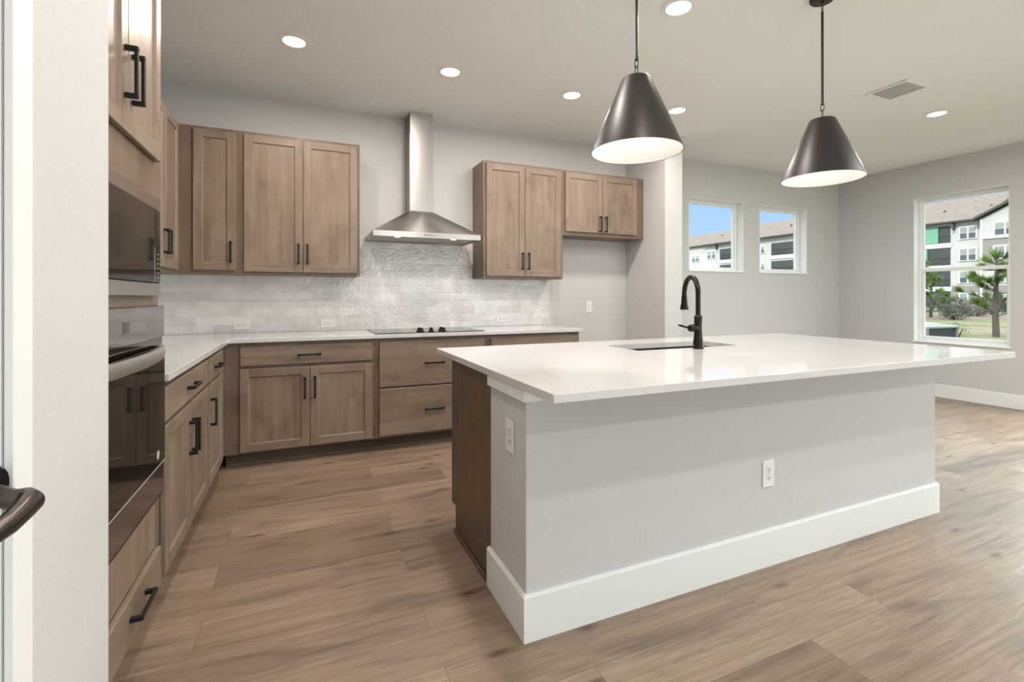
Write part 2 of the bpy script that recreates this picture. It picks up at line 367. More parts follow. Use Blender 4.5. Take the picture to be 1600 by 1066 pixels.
window('window_2', 'x', *W12[1], WZ0, WZ1, YG, True)
window('window_3', 'y', RY0, RY1, RZ0, RZ1, XR, True, 1.525)
# glazed doors out of the frame, added as a way in for the daylight lamps
def glass_door(name, along, a0, a1, z1, p0, p1):
    root = bpy.data.objects.new(name, None); COL.objects.link(root); tag(root, kind='structure')
    def B(mb, q0, q1, z0_, z1_, e=0, ch=.002):
        if along == 'x': return mb.box(q0, q1, p0 + e, p1 - e, z0_, z1_, ch)
        return mb.box(p0 + e, p1 - e, q0, q1, z0_, z1_, ch)
    mid = (a0 + a1) / 2; mb = MB(); g = .001
    for q in (a0 + g, mid - .03, a1 - .06 - g): B(mb, q, q + .06, .001, z1 - g)
    for q in (a0 + .061, mid + .03): B(mb, q, q + (a1 - a0) / 2 - .091, .001, .07); B(mb, q, q + (a1 - a0) / 2 - .091, z1 - .07, z1 - g)
    mb.build('frame', m_vinyl, root)
    mb = MB()
    for q in (a0 + .06, mid + .03): B(mb, q, q + (a1 - a0) / 2 - .09, .07, z1 - .07, (p1 - p0) / 2 - .002, 0)
    mb.build('glass_pane', m_glass, root)
glass_door('door_2', 'y', SY0, SY1, SZ1, XR + .06, XR + .12)
glass_door('door_3', 'x', BX0, BX1, 2.35, YR - .12, YR - .06)

# pantry door with its casing and lever
door = bpy.data.objects.new('door_1', None); COL.objects.link(door); tag(door, kind='structure'); door.location = (XE, DY0, 0)
L = DY1 - DY0
mb = MB().box(-.037, -.002, 0, L, .01, DH - .003, .002)
for z0_, z1_ in ((.22, .95), (1.08, 1.93)):
    for a in ((.11, L - .11),): mb.box(-.002, .001, a[0], a[1], z0_, z1_, .002)
mb.build('door_leaf', m_white, door)
mb = MB()
mb.box(-.10, -.001, L + .002, L + .0255, 0, DH + .002, .001).box(-.10, -.001, -.0255, -.002, 0, DH + .002, .001).box(-.10, -.001, -.0255, L + .0255, DH + .003, DH + .025, .001)
mb.build('jamb', m_white, door)
hd = bpy.data.objects.new('door_handle', None); COL.objects.link(hd); hd.parent = door
hy, hz = .957 - DY0, .908
MB().lathe([(.0, 0), (.031, 0), (.031, .007), (.027, .010), (.0, .010)], 40, (.0025, hy, hz + .020), axis=(1, 0, 0), caps=False).build('rose', mat('rose_bronze', (.02, .02, .025), .2, .8), hd)
pth = [(.008, hy - .002, hz + .012), (.03, hy - .010, hz + .003), (.046, hy - .010, hz), (.055, hy - .02, hz - .001), (.058, hy - .05, hz - .003), (.060, hy - .09, hz - .005), (.058, hy - .13, hz - .004), (.052, hy - .15, hz - .003)]
MB().tube(pth, [.013, .014, .0165, .0165, .015, .014, .013, .011], 24, flat=1.1).build('lever', m_lever, hd)
mb = MB().box(XE + .0005, XE + .014, DY1 + .026, DY1 + .083, 0, DH + .083, .002)
mb.box(XE + .0005, XE + .014, DY0 - .083, DY0 - .026, 0, DH + .083, .002).box(XE + .0005, XE + .014, DY0 - .026, DY1 + .026, DH + .026, DH + .083, .002)
struct('trim_1', mb, m_white)

# ------------------------------------------------------------------ cabinets
def pull(parent, x, y, z, horiz=False, ln=.155):
    """square bar pull standing off the front at y; centre x,z"""
    mb = MB(); h = ln / 2; t = .0072
    if horiz:
        mb.box(x - h, x + h, y - .034, y - .024, z - t, z + t, .0015)
        for s in (-1, 1): a = x + s * (h - .006); mb.box(a - .0075, a + .0075, y - .034, y - .0005, z - .0075, z + .0075, .0015)
    else:
        mb.box(x - t, x + t, y - .034, y - .024, z - h, z + h, .0015)
        for s in (-1, 1): a = z + s * (h - .006); mb.box(x - .0075, x + .0075, y - .034, y - .0005, a - .0075, a + .0075, .0015)
    return mb.build('handle', m_black, parent)
def shaker(parent, x0, x1, z0, z1, handle=None, fw=.058):
    mb = MB(); y0, y1 = -.020, -.001; c = .0022
    mb.box(x0, x0 + fw, y0, y1, z0, z1, c, 0).box(x1 - fw, x1, y0, y1, z0, z1, c, 0)
    mb.box(x0 + fw - .0004, x1 - fw + .0004, y0 + .0003, y1, z0, z0 + fw, c, 1).box(x0 + fw - .0004, x1 - fw + .0004, y0 + .0003, y1, z1 - fw, z1, c, 1)
    mb.box(x0 + fw - .001, x1 - fw + .001, y0 + .009, y1 - .001, z0 + fw - .001, z1 - fw + .001, 0, 0)
    # inner moulded edge
    a0, a1, b0, b1, e, yf, yp = x0 + fw, x1 - fw, z0 + fw, z1 - fw, .0045, y0 + .002, y0 + .0088
    for p in (((a0, yf, b0), (a0 + e, yp, b0 + e), (a0 + e, yp, b1 - e), (a0, yf, b1)), ((a1, yf, b0), (a1, yf, b1), (a1 - e, yp, b1 - e), (a1 - e, yp, b0 + e)),
              ((a0, yf, b0), (a1, yf, b0), (a1 - e, yp, b0 + e), (a0 + e, yp, b0 + e)), ((a0, yf, b1), (a0 + e, yp, b1 - e), (a1 - e, yp, b1 - e), (a1, yf, b1))):
        f = mb.bm.faces.new([mb.bm.verts.new(q) for q in p]); f.material_index = 1
    d = mb.build('door', [m_wz, m_wx], parent)
    if handle: pull(d, handle[0], -.020, handle[1])
    return d
def drawer(parent, x0, x1, z0, z1, hx=None, hz=None, ln=.155):
    d = MB().box(x0, x1, -.020, -.001, z0, z1, .0025).build('drawer', [m_wx], parent)
    pull(d, (x0 + x1) / 2 if hx is None else hx, -.020, (z0 + z1) / 2 if hz is None else hz, True, ln); return d
def base_cabinet(label, loc, rz, wd, dep, toe=True, group=None, end=False):
    r = thing('base_cabinet', label, 'cabinet', loc, rz, group)
    MB().box(.0004, wd - .0004, 0, dep, .10, .8835, .001).build('case', m_case, r)
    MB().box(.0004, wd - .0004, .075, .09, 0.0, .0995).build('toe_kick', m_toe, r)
    MB().box(.0004, wd - .0004, .062, .0745, 0.0, .018, .004).build('shoe_molding', m_case, r)
    return r
def upper_cabinet(label, loc, rz, wd, dep, z0, z1, group=None):
    r = thing('upper_cabinet', label, 'cabinet', (loc[0], loc[1], z0), rz, group)
    MB().box(.0004, wd - .0004, 0, dep, 0, z1 - z0, .001).build('case', m_case, r)
    return r
YF = 3.845; XF = -.515; DEP = .604
# back run, base
r = base_cabinet('base cabinet left of the cooktop with one wide drawer over two doors', (XF, YF, 0), 0, 1.022, DEP)
x = lambda v: v - XF
drawer(r, x(-.416), x(.481), .719, .853)
shaker(r, x(-.418), x(.0335), .112, .697, (x(.0335) - .032, .545)); shaker(r, x(.0375), x(.481), .112, .697, (x(.0375) + .032, .545))
r = base_cabinet('base cabinet under the cooktop with deep slab-front drawers', (.507, YF, 0), 0, .926, DEP)
drawer(r, .026, .897, .500, .853); drawer(r, .026, .897, .118, .487)
r = base_cabinet('base cabinet right of the cooktop, half hidden behind the island', (1.433, YF, 0), 0, .912, DEP)
drawer(r, .029, .886, .719, .853); shaker(r, .029, .456, .112, .697, (.424, .545)); shaker(r, .460, .886, .112, .697, (.492, .545))
# left run, base (faces +X)
r = base_cabinet('base cabinet beside the wall oven with a drawer over two doors', (XF, 2.217, 0), R(90), .933, DEP + .02)
drawer(r, .020, .912, .724, .858); shaker(r, .020, .464, .128, .706, (.432, .55)); shaker(r, .468, .912, .128, .706, (.500, .55))
r = base_cabinet('narrow base cabinet in the corner with one drawer over one door', (XF, 3.150, 0), R(90), 1.295, DEP + .02)
drawer(r, .015, .50, .724, .858); shaker(r, .015, .50, .128, .706, (.047, .55))
# uppers
UZ0, UZ1, DZ0, DZ1 = 1.381, 2.467, 1.400 - 1.381, 2.443 - 1.381
r = upper_cabinet('narrow single-door upper cabinet in the corner of the back wall', (-.845, 4.145), 0, .398, .303, UZ0, UZ1)
shaker(r, -.750 + .845, -.478 + .845, DZ0 + .006, DZ1, (-.508 + .845, .163))
r = upper_cabinet('double-door upper cabinet between the corner cabinet and the range hood', (-.447, 4.145), 0, .865, .303, UZ0, UZ1)
q = .447
shaker(r, -.424 + q, -.015 + q, DZ0, DZ1, (-.045 + q, .163)); shaker(r, -.011 + q, .397 + q, DZ0, DZ1, (.019 + q, .163))
r = upper_cabinet('tall double-door upper cabinet right of the range hood', (1.506, 4.145), 0, .834, .303, UZ0, UZ1); q = -1.506
shaker(r, 1.533 + q, 1.921 + q, DZ0, DZ1, (1.890 + q, .163)); shaker(r, 1.925 + q, 2.311 + q, DZ0, DZ1, (1.956 + q, .163))
r = upper_cabinet('short double-door upper cabinet over the empty fridge alcove', (2.3405, 4.145), 0, .988, .303, 1.82, UZ1); q = -2.3405
shaker(r, 2.367 + q, 2.796 + q, .036, DZ1 + UZ0 - 1.82, (2.763 + q, .125), ); shaker(r, 2.800 + q, 3.232 + q, .036, DZ1 + UZ0 - 1.82, (2.833 + q, .125))
r = upper_cabinet('upper cabinet on the left wall next to the oven tower, mostly hidden', (-.845, 2.217), R(90), 1.113, .303, UZ0, UZ1)
shaker(r, .025, .554, DZ0, DZ1, (.52, .163)); shaker(r, .558, 1.088, DZ0, DZ1, (.59, .163))
r = upper_cabinet('upper cabinet on the left wall reaching into the corner, its pair of pulls showing past the microwave', (-.845, 3.331), R(90), 1.116, .303, UZ0, UZ1)
r['label'] = 'upper cabinet on the left wall in the corner, pulls showing past the microwave'
shaker(r, .018, .382, DZ0, DZ1, (.350, .185)); shaker(r, .386, .750, DZ0, DZ1, (.418, .185))

# oven tower
TW = .784; r = thing('oven_cabinet', 'tall wooden cabinet holding the microwave and wall oven', 'cabinet', (XF, 1.4315, 0), R(90))
mb = MB()
mb.box(0, .018, .0, .632, .1, UZ1).box(TW - .018, TW, .0, .632, .1, UZ1).box(.018, TW - .018, .0, .632, 1.665, 1.72).box(.018, TW - .018, .6, .632, .1, UZ1)
mb.box(.018, TW - .018, .0, .6, 2.445, UZ1).box(.018, TW - .018, 0, .6, .1, .13).box(.018, TW - .018, 0, .6, 1.1785, 1.2145)
mb.box(.018, TW - .018, .0, .02, .27, .4755).box(.018, TW - .018, .0, .02, 1.572, 1.665).box(.018, TW - .018, .03, .6, 1.72, 2.445)
for za, zb in ((.476, 1.178), (1.215, 1.5715)): mb.box(TW - .0365, TW - .0185, 0.001, .02, za, zb)
mb.build('case', m_case, r)
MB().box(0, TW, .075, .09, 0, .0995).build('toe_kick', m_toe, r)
MB().box(0, TW, .062, .0745, 0, .018, .004).build('shoe_molding', m_case, r)
shaker(r, .018, .376, 1.713, 2.443, (.346, 1.888)); shaker(r, .380, .738, 1.713, 2.443, (.412, 1.888))
MB().box(.0185, .7415, -.0020, -.0005, .279, .472).build('reveal_shade', m_slot, r); MB().box(.022, .724, -.006, -.0021, .285, .462, .001).build('filler_panel', m_wz, r)  # dark sheet behind the filler stands in for the shadow in its gap
drawer(r, .018, .742, .133, .277, .470, .212, .165)

# microwave
r = thing('microwave', 'built-in microwave with black glass and a stainless surround', 'microwave', (XF, 1.4315, 1.215), R(90))
mb = MB(); mx0, mx1, mz = .018, .714, .356
mb.box(mx0, mx1, -.022, -.001, 0, .045, .001).box(mx0, mx1, -.022, -.001, mz - .045, mz, .001).box(mx0, mx0 + .03, -.022, -.001, .045, mz - .045, .001).box(mx1 - .010, mx1, -.022, -.001, .045, mz - .045, .001)
mb.build('trim_frame', m_steel2, r)
MB().box(mx0 + .031, mx1 - .082, -.026, -.002, .046, mz - .046, .002).build('door', m_blackglass, r)
cp = MB().box(mx1 - .080, mx1 - .011, -.026, -.002, .046, mz - .046, .002).build('control_panel', m_blackglass, r)
for k in range(6):
    mb = MB()
    for j in range(2): mb.box(mx1 - .056 + j * .018, mx1 - .048 + j * .018, -.0265, -.0261, .062 + k * .017, .0665 + k * .017)
    mb.build('button', m_icon, cp)
MB().box(.05, .70, .0215, .40, .02, mz - .02).build('body', m_dark, r)

# wall oven
r = thing('wall_oven', 'black glass wall oven with a bowed stainless handle', 'oven', (XF, 1.4315, .476), R(90))
ox0, ox1 = .016, .747
pn = MB().box(ox0, ox1, -.028, -.001, .587, .702, .0015).build('control_panel', m_smoke, r)
MB().box(.30, .36, -.0286, -.0281, .625, .66).build('display', m_blackglass, pn)
for k in range(3): MB().box(.17, .178, -.0286, -.0281, .62 + k * .014, .626 + k * .014).build('button', m_icon, pn)
MB().box(ox0, ox1, -.022, -.001, .556, .586, .001).build('vent_strip', m_blackglass, r)
dd = MB().box(ox0, ox1, -.030, -.001, .122, .554, .002).build('door', m_blackglass, r)
MB().lathe([(.0, 0), (.016, 0), (.016, .001), (0, .001)], 32, (.655, -.030, .165), axis=(0, -1, 0), caps=False).build('badge', m_badge, dd)
n = 24; rg = []
for i in range(n + 1):
    u = i / n; xx = ox0 + .065 + (ox1 - ox0 - .13) * u; bow = .006 + .026 * math.sin(math.pi * min(max(u, 0), 1)) ** .75
    y = -.030 - bow; zc = .536; rg.append([(xx, y - .007, zc - .020), (xx, y - .010, zc), (xx, y - .007, zc + .022), (xx, y + .005, zc + .022), (xx, y + .007, zc), (xx, y + .005, zc - .020)])
hb = MB().rings(rg)
for a in (ox0 + .068, ox1 - .09): hb.box(a, a + .022, -.045, -.030, .520, .550, .002)
hb.build('handle', mat('handle_steel', (.66, .64, .61), .36, 1.), dd)
MB().box(ox0, ox1, -.0305, -.026, .1205, .1245).build('door_trim', m_badge, dd)
MB().box(ox0, ox1, -.026, -.001, .010, .1195, .0015).build('lower_panel', m_smoke, r)
MB().box(ox0, ox1, -.024, -.001, 0, .008, .001).build('lower_trim', m_dark, r)
MB().box(.03, .74, .0215, .55, .02, .69).build('body', m_dark, r)

# ------------------------------------------------------------------ counters
CT = .914
mb = MB().poly([(XL + .0005, 2.2165, .8845), (-.479, 2.2165, .8845), (-.479, 3.81, .8845), (2.367, 3.81, .8845), (2.367, YB - .0005, .8845), (XL + .0005, YB - .0005, .8845)], (0, 0, .0295), .002)
tag(mb.build('countertop', m_quartz), 'L-shaped white quartz countertop along the back and left walls', 'countertop')

# cooktop
r = thing('cooktop', 'black glass electric cooktop set in the back counter', 'cooktop', (.96, 4.115, .9142))
MB().box(-.455, .455, -.255, .255, 0, .0055, .002).build('glass_top', m_blackglass, r)
m_ringm = mat('burner_ring', (.10, .10, .10), .3)
for cx, cy, rr in ((-.30, -.11, .09), (-.30, .13, .11), (.29, .13, .09), (.29, -.11, .11), (0, .13, .08)):
    MB().lathe([(rr, 0), (rr + .003, 0), (rr + .003, .0003), (rr, .0003), (rr, 0)], 48, (cx, cy, .0056), caps=False).build('burner_ring', m_ringm, r)
for kx, ky in ((-.080, -.215), (-.080, -.130), (.010, -.175), (.105, -.215), (.105, -.130)):
    mb = MB().lathe([(0, 0), (.024, 0), (.024, .006), (.016, .010), (.014, .028), (.011, .031), (0, .031)], 24, (kx, ky, .0057), caps=False)
    mb.box(kx - .004, kx + .004, ky - .024, ky + .024, .020, .038, .002).build('knob', m_black, r)

# range hood
r = thing('range_hood', 'stainless chimney range hood mounted above the cooktop', 'range hood', (.956, 4.4395, 1.70))
X0, X1, Y0 = -.455, .455, -.4895
mb = MB()
def rect(x0, x1, y0, y1, z): return [(x0, y0, z), (x1, y0, z), (x1, y1, z), (x0, y1, z)]
mb.rings([rect(X0, X1, Y0, 0, 0), rect(X0, X1, Y0, 0, .045)], smooth=False, caps=False)
mb.rings([rect(X0, X1, Y0, 0, .045), rect(-.105, .105, -.20, 0, .268)], smooth=False, caps=False)
mb.rings([rect(X0, X1, Y0, 0, 0), rect(X0 + .02, X1 - .02, Y0 + .02, -.02, 0), rect(X0 + .03, X1 - .03, Y0 + .03, -.03, .02)], smooth=False, caps=False)
mb.build('canopy', m_steel, r)
MB().box(-.104, .104, -.199, 0, .269, .95, .001).box(-.1015, .1015, -.1965, 0, .95, 1.1545, .001).build('chimney', m_steel, r)
MB().box(-.424, -.002, Y0 + .115, -.032, .010, .020, .001).build('filter', m_steel2, r); MB().box(.002, .424, Y0 + .115, -.032, .010, .020, .001).build('filter', m_steel2, r)
MB().box(-.424, .424, Y0 + .031, Y0 + .113, .008, .019, .001).build('light_panel', m_steel, r)
for lx in (-.25, .23):
    MB().lathe([(0, 0), (.024, 0), (.024, .003), (0, .003)], 32, (lx, Y0 + .07, .0045), caps=False).build('light', m_glow, r)
for k in range(5):
    MB().lathe([(0, 0), (.005, 0), (.005, .003), (0, .003)], 16, (-.036 + k * .018, Y0 - .0005, .024), axis=(0, -1, 0), caps=False).build('button', m_dark, r)
for lx in (-.25, .23):
    lamp('hood_light', 'SPOT', (.956 + lx, 4.4395 + Y0 + .07, 1.701), (R(14), 0, 0), 2.2, (1, .95, .88), spot_size=R(100), spot_blend=.5, shadow_soft_size=.02)

# ------------------------------------------------------------------ island
IX0, IX1, IY0, IYM, IY1 = .714, 3.255, 1.525, 1.871, 2.45
r = thing('kitchen_island', 'large grey-painted kitchen island with white baseboard and dark wood end', 'island', (IX0, IY0, 0))
W_, D1, D2 = IX1 - IX0, IYM - IY0, IY1 - IY0
MB().box(0, W_, 0, D1, 0, .884, .001).build('knee_wall', m_wall, r)
mb = MB(); e = .015
for zz0, zz1, ee, cc in ((0, .158, e, .0008), (.1575, .1645, e - .005, .0008)):
    mb.poly([(-ee, D1 + .012, zz0), (-ee, -ee, zz0), (W_ + ee, -ee, zz0), (W_ + ee, D1 + .012, zz0), (W_ + .0003, D1 + .012, zz0), (W_ + .0003, -.0003, zz0), (-.0003, -.0003, zz0), (-.0003, D1 + .012, zz0)], (0, 0, zz1 - zz0), cc)
mb.build('baseboard', m_white, r)
mb = MB().box(-e, W_ + e, -e, -.0003, .842, .8838, .0015).box(-e, -.0003, 0, D1 + .005, .842, .8838, .0015).box(W_ + .0003, W_ + e, 0, D1 + .005, .842, .8838, .0015)
mb.build('apron_trim', m_white, r)
MB().poly([(0, D1 + .001, 0), (0, D2 - .07, 0), (0, D2 - .07, .13), (0, D2, .13), (0, D2, .8835), (0, D1 + .001, .8835)], (.016, 0, 0), .0008).build('end_panel', m_end, r)
MB().poly([(W_ - .016, D1 + .001, 0), (W_ - .016, D2 - .07, 0), (W_ - .016, D2 - .07, .13), (W_ - .016, D2, .13), (W_ - .016, D2, .8835), (W_ - .016, D1 + .001, .8835)], (.016, 0, 0), .0008).build('end_panel', m_end, r)
MB().box(-.012, -.0005, D1 + .013, D2 - .072, 0, .020, .004).build('shoe_molding', m_end, r)
SX0, SX1, SY0_, SY1_ = 1.676, 2.43, 2.13, 2.435
mb = MB().box(.017, SX0 - IX0 - .02, D1 + .001, D2 - .001, .13, .8835).box(SX1 - IX0 + .02, W_ - .017, D1 + .001, D2 - .001, .13, .8835).box(SX0 - IX0 - .02, SX1 - IX0 + .02, D1 + .001, D2 - .001, .13, .60)
mb.box(SX0 - IX0 - .02, SX1 - IX0 + .02, D1 + .001, SY0_ - IY0 - .02, .60, .8835)
mb.build('case', m_case, r)
MB().box(.017, W_ - .017, D2 - .085, D2 - .07, 0, .1295).build('toe_kick', m_toe, r)
# doors on the sink side
kd = bpy.data.objects.new('door_front', None)
bounds = [.02, .48, .94, 1.34, 1.74, 2.13, 2.52]
for i in range(6):
    a, b2 = bounds[i] + .004, bounds[i + 1] - .004
    mb = MB(); y0, y1, fw = D2 + .001, D2 + .020, .058
    mb.box(a, a + fw, y0, y1, .14, .86, .002, 0).box(b2 - fw, b2, y0, y1, .14, .86, .002, 0).box(a + fw, b2 - fw, y0, y1, .14, .198, .002, 1).box(a + fw, b2 - fw, y0, y1, .802, .86, .002, 1).box(a + fw, b2 - fw, y0, y1 - .009, .198, .802, 0, 0)
    d = mb.build('door', [m_wz, m_wx], r)
    hx = (b2 - .032) if i % 2 == 0 else (a + .032)
    MB().box(hx - .0055, hx + .0055, y1 + .024, y1 + .034, .62, .775, .0015).box(hx - .007, hx + .007, y1 + .0005, y1 + .034, .62, .634, .0015).box(hx - .007, hx + .007, y1 + .0005, y1 + .034, .761, .775, .0015).build('handle', m_black, d)
bpy.data.objects.remove(kd)

# island top with the sink cut out
ox0, ox1, oy0, oy1 = .695, 3.505, 1.285, 2.695; z0, z1, c = .8842, .914, .002
def rc(a0, a1, b0, b1, z): return [(a0, b0, z), (a1, b0, z), (a1, b1, z), (a0, b1, z)]
mb = MB().rings([rc(SX0, SX1, SY0_, SY1_, z0), rc(ox0 + c, ox1 - c, oy0 + c, oy1 - c, z0), rc(ox0, ox1, oy0, oy1, z0 + c), rc(ox0, ox1, oy0, oy1, z1 - c), rc(ox0 + c, ox1 - c, oy0 + c, oy1 - c, z1), rc(SX0, SX1, SY0_, SY1_, z1)], smooth=False, closed=True)
tag(mb.build('island_countertop', m_quartz), 'wide overhanging white quartz slab on the island', 'countertop')

# undermount sink
r = thing('sink', 'undermount stainless sink in the island top', 'sink', ((SX0 + SX1) / 2, (SY0_ + SY1_) / 2, .66))
def rr(hx, hy, rad, z, n=6):
    p = []
    for sx, sy, a0 in ((1, 1, 0), (-1, 1, 90), (-1, -1, 180), (1, -1, 270)):
        for k in range(n + 1):
            a = R(a0 + 90 * k / n); p.append((sx * (hx - rad) + rad * math.cos(a), sy * (hy - rad) + rad * math.sin(a), z))
    return p
hx, hy = (SX1 - SX0) / 2 + .004, (SY1_ - SY0_) / 2 + .004
mb = MB().rings([rr(hx + .008, hy + .006, .02, .2235), rr(hx, hy, .015, .2235), rr(hx - .002, hy - .002, .015, .03), rr(hx - .02, hy - .02, .03, .008), rr(.05, .05, .049, .004), rr(.05, .05, .049, .0), rr(hx - .012, hy - .012, .03, .002), rr(hx + .004, hy + .004, .02, .03), rr(hx + .004, hy + .004, .02, .2215), rr(hx + .008, hy + .006, .02, .2215)], closed=True)
mb.build('basin', mat('sink_steel', (.20, .19, .18), .28, 1.), r)
MB().lathe([(.0, 0), (.043, 0), (.043, .003), (.030, .002), (0, .002)], 32, (0, 0, .005), caps=False).build('drain', m_steel, r)

# faucet
r = thing('faucet', 'tall dark bronze gooseneck faucet behind the island sink', 'faucet', (2.054, 2.077, .9145)); r['label'] = 'tall dark bronze gooseneck faucet beside the island sink'
MB().lathe([(0, 0), (.031, 0), (.031, .010), (.027, .014), (.0265, .020), (.0295, .024), (.0235, .075), (.0215, .13), (.0225, .172), (.0235, .180), (.0195, .188), (.0145, .192), (0, .192)], 40, caps=False).build('body', m_faucet, r)
dx, dy = math.sin(R(21)), math.cos(R(21)); rad = .098; pth = [(0, 0, .19), (0, 0, .25)]
for k in range(21):
    a = math.pi * k / 20; hh = rad - rad * math.cos(a); pth.append((hh * dx, hh * dy, .312 + rad * math.sin(a)))
MB().tube(pth, .0145, 20).build('neck', m_faucet, r)
ex, ey = 2 * rad * dx, 2 * rad * dy
MB().tube([(ex, ey, .315), (ex, ey, .300), (ex, ey, .298), (ex, ey, .25), (ex, ey, .222), (ex, ey, .216)], [.0145, .0150, .0165, .020, .0265, .0245], 24).build('spray_head', m_faucet, r)
hb = MB().lathe([(0, 0), (.016, 0), (.021, .008), (.021, .026), (.017, .030), (.017, .036), (.020, .040), (.018, .052), (.010, .057), (0, .058)], 28, (-.012, 0, .118), axis=(-1, 0, .0), caps=False)
hb.tube([(-.062, -.0, .120), (-.09, -.003, .124), (-.13, -.006, .133), (-.150, -.008, .138)], [.006, .0055, .0065, .0045], 14)
hb.build('lever', m_faucet, r)

# ------------------------------------------------------------------ outlets (built facing -Y, upright)
def outlet(label, loc, rz, flat=False, group=None):
    o = thing('outlet', label, 'outlet', loc, rz, group)
    def B(mb, a0, a1, y0, y1, b0, b1, ch=0, mi=0):
        return mb.box(b0, b1, y0, y1, a0, a1, ch, mi) if flat else mb.box(a0, a1, y0, y1, b0, b1, ch, mi)
    B(MB(), -.037, .037, -.006, -.0005, -.060, .060, .0018).build('cover_plate', m_plate, o)
    for s in (-1, 1):
        zc = s * .0195
        rc_ = B(MB(), -.0165, .0165, -.0075, -.0062, zc - .0145, zc + .0145, .0006).build('receptacle', m_plate, o)
        mb = MB(); B(mb, -.0085, -.0062, -.0082, -.0076, zc - .002, zc + .007); B(mb, .0062, .0085, -.0082, -.0076, zc - .002, zc + .006); B(mb, -.0025, .0025, -.0082, -.0076, zc - .0095, zc - .005)
        mb.build('slots', m_slot, rc_)
    MB().lathe([(0, 0), (.003, 0), (.003, .0008), (0, .0008)], 12, (0, -.0063, 0), axis=(0, -1, 0), caps=False).build('screw', m_steel2, o)
    return o
YT = YB - .010
outlet('sideways white outlet on the tile, leftmost of the three above the counter', (-.470, YT, .979), 0, True)
outlet('sideways white outlet on the tile between the corner and the cooktop', (.185, YT, .978), 0, True)
outlet('sideways white outlet on the tile right of the cooktop', (1.812, YT, .986), 0, True)
outlet('upright white outlet on the bare wall of the fridge alcove', (2.840, YB, 1.098), 0)
outlet('upright white outlet on the long painted front of the island', (1.920, IY0, .413), 0)
outlet('upright white outlet on the narrow painted end of the island', (IX0, 1.662, .685), R(-90))

# ------------------------------------------------------------------ ceiling lights
def can_light(label, x_, y_, power=CAN_W, col=CAN_COL):
    o = thing('recessed_light', label, 'ceiling light', (x_, y_, H))
    MB().lathe([(.066, -.003), (.070, -.007), (.096, -.004), (.098, -.0008), (.066, -.0008), (.066, -.003)], 48, caps=False).build('trim_ring', m_white, o)
    MB().lathe([(0, -.0035), (.065, -.0035), (.065, -.001), (0, -.001)], 48, caps=False).build('lens', m_glow, o)
    lamp('can_lamp', 'AREA', (x_, y_, H - .009), (0, 0, 0), power, col, shape='DISK', size=.12, spread=R(178))
G = 'recessed lights'
can_light('round recessed light in the row over the counter, nearest the left wall', -.063, 3.385)
can_light('round recessed light in the row over the counter, beside the hood chimney', .976, 3.39)
can_light('round recessed light in the row over the counter, third from the left', 2.0, 3.39)
can_light('round recessed light between the two hanging pendants, in front of the alcove', 3.018, 3.30)
can_light('round recessed light above the near pendant at the top of the picture', 1.95, 2.12)
can_light('round recessed light over the dining area past the air vent', 5.215, 2.43, 20, (.98, 1, .95))
EXTRA = [(4.3, .9), (-.0, 2.12), (.95, 2.12), (1.05, .95), (1.7, .1), (1.9, -1.6), (4.4, -1.6), (3.6, .4)]  # ceiling lights out of view, added to brighten the aisle and living area
for a, b_ in EXTRA[1:4]: can_light('unseen recessed light added over the near aisle, above the picture', a, b_, 10)
for a, b_ in EXTRA[:1] + EXTRA[4:]: can_light('unseen recessed light added to brighten the living area', a, b_, 24, (.98, 1, .95))
# pendants
PZ = 1.855
def pendant(label, x_, y_):
    o = thing('pendant_light', label, 'pendant light', (x_, y_, PZ)); z0, z1 = 0, .327
    MB().lathe([(.1995, 0), (.201, .001), (.0640, z1 - .004), (.060, z1), (.010, z1 + .001), (.010, z1 - .002), (.0595, z1 - .003), (.1985, .001), (.1995, 0)], 72, caps=False).build('shade', m_bronze, o)
    MB().lathe([(.1980, .0012), (.0590, z1 - .004), (.010, z1 - .004), (.010, z1 - .006), (.0575, z1 - .006), (.1965, .0012), (.1980, .0012)], 72, caps=False).build('shade_lining', m_lining, o)
    s = MB().lathe([(0, 0), (.020, 0), (.022, .05), (.012, .060), (0, .062)], 24, (0, 0, z1 - .068), caps=False).build('socket', m_bronze, o)
    MB().lathe([(0, 0), (.018, .006), (.030, .028), (.026, .05), (.014, .070), (0, .075)], 24, (0, 0, z1 - .143), caps=False).build('bulb', m_bulb, o)
    MB().lathe([(0, 0), (.012, 0), (.012, .010), (.006, .014), (0, .014)], 20, (0, 0, z1 + .001), caps=False).build('top_cap', m_bronze, o)
    def link(zc, ln, wd, ang):
        p = []
        for k in range(24):
            a = 2 * math.pi * k / 24; hx_ = wd * math.cos(a); z_ = (ln / 2 - wd) * (1 if math.sin(a) > 0 else -1) + wd * math.sin(a)
            p.append((hx_ * math.cos(ang), hx_ * math.sin(ang), zc + z_))
        MB().tube(p, .0022, 8, closed=True).build('chain_link', m_bronze, o)
    link(z1 + .034, .046, .010, .3); link(z1 + .066, .034, .009, 1.8)
    top = H - PZ
    MB().lathe([(0, 0), (.009, 0), (.009, .012), (.0065, .016), (.0065, top - .085 - (z1 + .082)), (.009, top - .082 - (z1 + .082)), (0, top - .082 - (z1 + .082))], 20, (0, 0, z1 + .082), caps=False).build('rod', m_bronze, o)
    link(top - .058, .044, .010, .3)
    MB().lathe([(0, -.034), (.008, -.034), (.010, -.024), (.055, -.020), (.062, -.012), (.062, -.0005), (0, -.0005)], 40, (0, 0, top), caps=False).build('canopy', m_bronze, o)
    lamp('pendant_lamp', 'POINT', (x_, y_, PZ + .16), (0, 0, 0), .75, (1, .92, .84), shadow_soft_size=.03)
pendant('dark bronze cone pendant over the left half of the island', 1.356, 1.736)
pendant('dark bronze cone pendant over the right half of the island', 2.611, 1.736)

